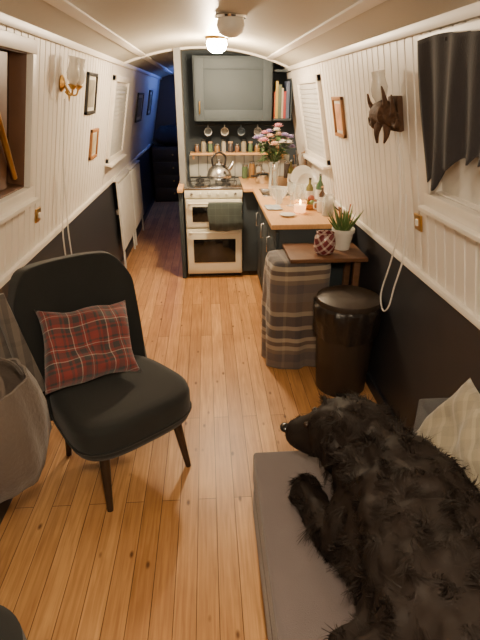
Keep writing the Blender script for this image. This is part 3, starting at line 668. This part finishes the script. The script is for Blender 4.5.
# ------------------------------------------------------------ sofa
g=G("sofa",(0,0,0))
box("base",(.55,.25,.21),(.80,2.48,.16),SOFA,g,.03,seg=3)
def cush(nm,c,s,g,puff=.02,mt=None):
    bm=bmesh.new(); bbox(bm,Vector((0,0,0)),s,0)
    bmesh.ops.subdivide_edges(bm,edges=bm.edges[:],cuts=10,use_grid_fill=True)
    for v in bm.verts:
        u=Vector((v.co.x/s[0]*2,v.co.y/s[1]*2,v.co.z/s[2]*2))
        v.co.z+=math.copysign(puff*(1-u.x**2)*(1-u.y**2),v.co.z)
        v.co+=Vector(c)
    o=fin(nm,bm,mt or SOFA,g,smooth=True); mods(o,("BEVEL",{"width":.035,"segments":4,"limit_method":'ANGLE',"angle_limit":.9})); return o
cush("seat_cushion_1",(.50,.88,.37),(.70,1.23,.15),g); cush("seat_cushion_2",(.50,-.36,.37),(.70,1.22,.15),g)
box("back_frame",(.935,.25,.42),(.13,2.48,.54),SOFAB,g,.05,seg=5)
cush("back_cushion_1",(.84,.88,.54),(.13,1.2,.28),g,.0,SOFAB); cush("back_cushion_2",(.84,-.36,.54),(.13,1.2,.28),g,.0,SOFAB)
boxes("legs",[((x,y,.065),(.05,.05,.13)) for x in (.2,.9) for y in (-.9,1.4)],DWOOD,g)
PC=stripes("khaki_pattern_cloth",[(0,22,[(0,(.24,.20,.14)),(.35,(.34,.29,.21)),(.6,(.20,.17,.12))],.5),(1,14,[(0,(.28,.24,.17)),(.5,(.22,.19,.14))],.5)],rot=(0,0,.6))
pillow("khaki_cushion",.34,.38,.12,PC,None,loc=(.775,1.16,.69),rot=(math.radians(4),math.radians(-62),math.radians(-8)),seedv=9,wr=.02,slump=.02)
# ------------------------------------------------------------ dog (large black newfoundland, lying on the sofa)
D=G("black_dog"); sc_=1.06; D.scale=(sc_,)*3; D.location=Vector((.47,1.35,.44))*(1-sc_)
bm=bmesh.new()
def caps(P):
    pts=smoothpts([p[:3] for p in P],5); n=len(P); rs=[]
    for i in range(n-1):
        for k in range(5): rs.append(P[i][3]+(P[i+1][3]-P[i][3])*k/5)
    rs.append(P[-1][3])
    for p,r in zip(pts,rs):
        t=bmesh.new(); bmesh.ops.create_icosphere(t,subdivisions=2,radius=r)
        for v in t.verts: v.co+=p
        me=bpy.data.meshes.new("t"); t.to_mesh(me); t.free(); bm.from_mesh(me); bpy.data.meshes.remove(me)
caps([(.48,.18,.58,.17),(.50,.40,.59,.20),(.53,.70,.60,.205),(.55,.98,.605,.195),(.54,1.10,.62,.165),(.50,1.22,.635,.13),(.46,1.30,.65,.118)])
caps([(.49,1.29,.65,.118),(.445,1.34,.65,.112)])
caps([(.41,1.36,.625,.088),(.365,1.385,.60,.068),(.325,1.405,.585,.060)])
caps([(.40,1.355,.59,.068),(.34,1.395,.56,.045)])
caps([(.45,1.06,.56,.11),(.395,.98,.53,.075),(.36,1.06,.50,.058),(.33,1.16,.487,.052),(.315,1.23,.487,.056)])
caps([(.62,1.12,.56,.09),(.60,1.25,.52,.055),(.54,1.41,.487,.045),(.50,1.44,.487,.045)])
caps([(.42,.36,.58,.17),(.36,.60,.56,.14),(.34,.64,.52,.09),(.31,.45,.49,.055),(.29,.60,.487,.045),(.285,.68,.487,.048)])
caps([(.58,.35,.56,.14),(.66,.60,.55,.10),(.64,.55,.50,.06)])
caps([(.44,.08,.56,.07),(.32,.0,.51,.055),(.26,.12,.49,.045),(.25,.25,.485,.03)])
body=fin("body",bm,FUR,D)
mods(body,("REMESH",{"mode":'VOXEL',"voxel_size":.013}),("SMOOTH",{"factor":.6,"iterations":9}))
applymods(body)
mz_=Vector((.335,1.40,.59))
for v in body.data.vertices:
    if v.co.z>.46 and (v.co-mz_).length>.10:
        v.co+=v.normal*(.018*noise.noise(v.co*14)+.010*noise.noise(v.co*31))
for p in body.data.polygons: p.use_smooth=True
hd=Vector((-.82,.46,-.33)).normalized(); side=hd.cross(Vector((0,0,1))).normalized(); upv=side.cross(hd)
hc=Vector((.445,1.34,.65))
earmeshes=[]
for i,s in enumerate((1,-1)):
    bm=bmesh.new(); base=hc+side*s*.095+upv*.055-hd*.03
    tube_bm(bm,[base,base+side*s*.03-upv*.03,base+side*s*.045-upv*.085+hd*.005,base+side*s*.042-upv*.15+hd*.012],[.025,.047,.055,.02],12,flat=.45)
    earmeshes.append(fin("ear_%d"%(i+1),bm,FUR,D,smooth=True))
ball("nose",tuple(Vector((.325,1.405,.585))+hd*.053+upv*.024),.019,M("dog_nose",(.01,.01,.01),.3,coat=.3),D,sc=(1,1.2,.8),sub=2)
EYE=M("dog_eye",(.02,.010,.006),.12,var=.1,coat=.6)
for i,s in enumerate((1,-1)): ball("eye_%d"%(i+1),tuple(hc+hd*.095+side*s*.045+upv*.045),.011,EYE,D,sub=2)
FV=[];FF=[]
def fur(me,count,seedn):
    me.calc_loop_triangles(); tris=[]; cum=[]; tot=0
    for t in me.loop_triangles: tot+=t.area; cum.append(tot); tris.append((tuple(me.vertices[i].co.copy() for i in t.vertices),t.normal.copy()))
    rnd=random.Random(seedn); nn=len(tris)-1; fx=Vector((5,0,0)); flB=Vector((0,-1,-.6)); flH=-hd+Vector((0,0,-.6))
    for _ in range(count):
        (v0,v1,v2),n=tris[min(nn,bisect.bisect(cum,rnd.random()*tot))]
        a1,a2=rnd.random(),rnd.random()
        if a1+a2>1: a1,a2=1-a1,1-a2
        p=v0+(v1-v0)*a1+(v2-v0)*a2
        if p.z<.445: continue
        hx=(p-hc).length; face=(p-mz_).length<.095
        L=(.012 if face else (.020 if hx<.16 else .030))+(.004 if face else .018)*rnd.random()
        if p.z<.50: L*=.6
        d=n*.30+(flH if hx<.2 else flB)*.35+noise.noise_vector(p*20)*1.5+Vector((rnd.uniform(-1,1),rnd.uniform(-1,1),rnd.uniform(-1,1)))*.12
        dn=d.dot(n)
        if dn<.06: d+=n*(.10-dn)
        d.normalize(); sd=d.cross(n)
        if sd.length<.01: continue
        sd.normalize(); w=.0017 if not face else .0013; cd=noise.noise_vector(p*26+fx)*1.8
        b0=len(FV)
        for k in range(4):
            q=k/3; c=p-n*.003+d*(L*q)+cd*(L*q*q*.8)-n*(L*.55*q*q); s_=sd*(w*(1-q*.8))
            FV.append(tuple(c+s_)); FV.append(tuple(c-s_))
        for k in range(3): FF.append((b0+2*k,b0+2*k+2,b0+2*k+3,b0+2*k+1))
fur(body.data,62000,5)
for e_ in earmeshes: fur(e_.data,2400,8)
me=bpy.data.meshes.new("coat"); me.from_pydata(FV,[],FF); me.materials.append(FUR); me.polygons.foreach_set("use_smooth",[True]*len(FF)); me.update()
co_=bpy.data.objects.new("coat",me); COL.objects.link(co_); co_.parent=D
# ------------------------------------------------------------ corridor contents
RAD=M("radiator_enamel",(.66,.63,.58),.35)
for yc in (5.45,6.35):
    g=G("radiator",(-.945,yc,0)); box("panel",(.03,0,.56),(.02,.8,.72),RAD,g,.006)
    boxes("fins",[((.045,-.37+k*.057,.56),(.014,.03,.68)) for k in range(14)],RAD,g,.005)
    boxes("top_grille",[((.02,0,.93),(.07,.8,.012))],RAD,g); boxes("brackets",[((.005,sy*.3,.6),(.05,.04,.05)) for sy in (-1,1)]+[((.03,sy*.37,.10),(.02,.02,.2)) for sy in (-1,1)],RAD,g)
DCH=M("dark_brown_wood",(.03,.022,.02),.5)
g=G("chest_of_drawers",(-.58,8.95,0)); box("carcass",(0,0,.46),(.70,.5,.92),DCH,g,.006)
for k in range(4): box("drawer_%d"%(k+1),(0,-.255,.15+k*.215),(.64,.02,.19),DCH,g,.005); ball("knob_%d"%(k+1),(0,-.275,.15+k*.215),.014,BRASS,g,sub=2)
pillow("folded_duvet",.62,.44,.28,M("dark_duvet",(.025,.023,.026),.9,bump=.3),None,loc=(-.58,8.95,1.078),seedv=4,wr=.04)
g=G("hanging_coats",(-.30,6.6,0)); 
for k in range(3):
    bm=bmesh.new(); rings=[]
    for i in range(14):
        t=i/13; z=1.42-.95*t; rw=.03+.11*min(1,t*3)+.03*t
        rings.append([Vector((.07+.0+math.cos(q)*.035*(1+.3*math.sin(q*3)),k*.24+math.sin(q)*rw*(1+.1*math.sin(q*5+t*3)),z)) for q in [2*pi*j/20 for j in range(20)]])
    ringsweep(bm,rings); fin("coat_%d"%(k+1),bm,M("dark_coat_%d"%k,[(.015,.016,.02),(.03,.02,.018),(.012,.018,.028)][k],.9),g,smooth=True)
boxes("coat_rail",[((.095,.24,1.45),(.025,.85,.05))],DWOOD,g)
# ------------------------------------------------------------ world, camera
w=bpy.data.worlds.new("world"); S.world=w; w.use_nodes=True; w.node_tree.nodes["Background"].inputs[0].default_value=(.02,.025,.04,1); w.node_tree.nodes["Background"].inputs[1].default_value=.5
c=bpy.data.cameras.new("camera"); c.sensor_fit='VERTICAL'; c.sensor_height=36; c.lens=36*481/640; c.clip_start=.05
co=bpy.data.objects.new("camera",c); COL.objects.link(co)
F=Vector((.0595,.9038,-.4237));Uu=Vector((.0278,.4228,.9058));Rr=Vector((.9978,-.0657,0))
co.matrix_world=Matrix(((Rr.x,Uu.x,-F.x,0),(Rr.y,Uu.y,-F.y,0),(Rr.z,Uu.z,-F.z,1.72),(0,0,0,1)))
S.camera=co
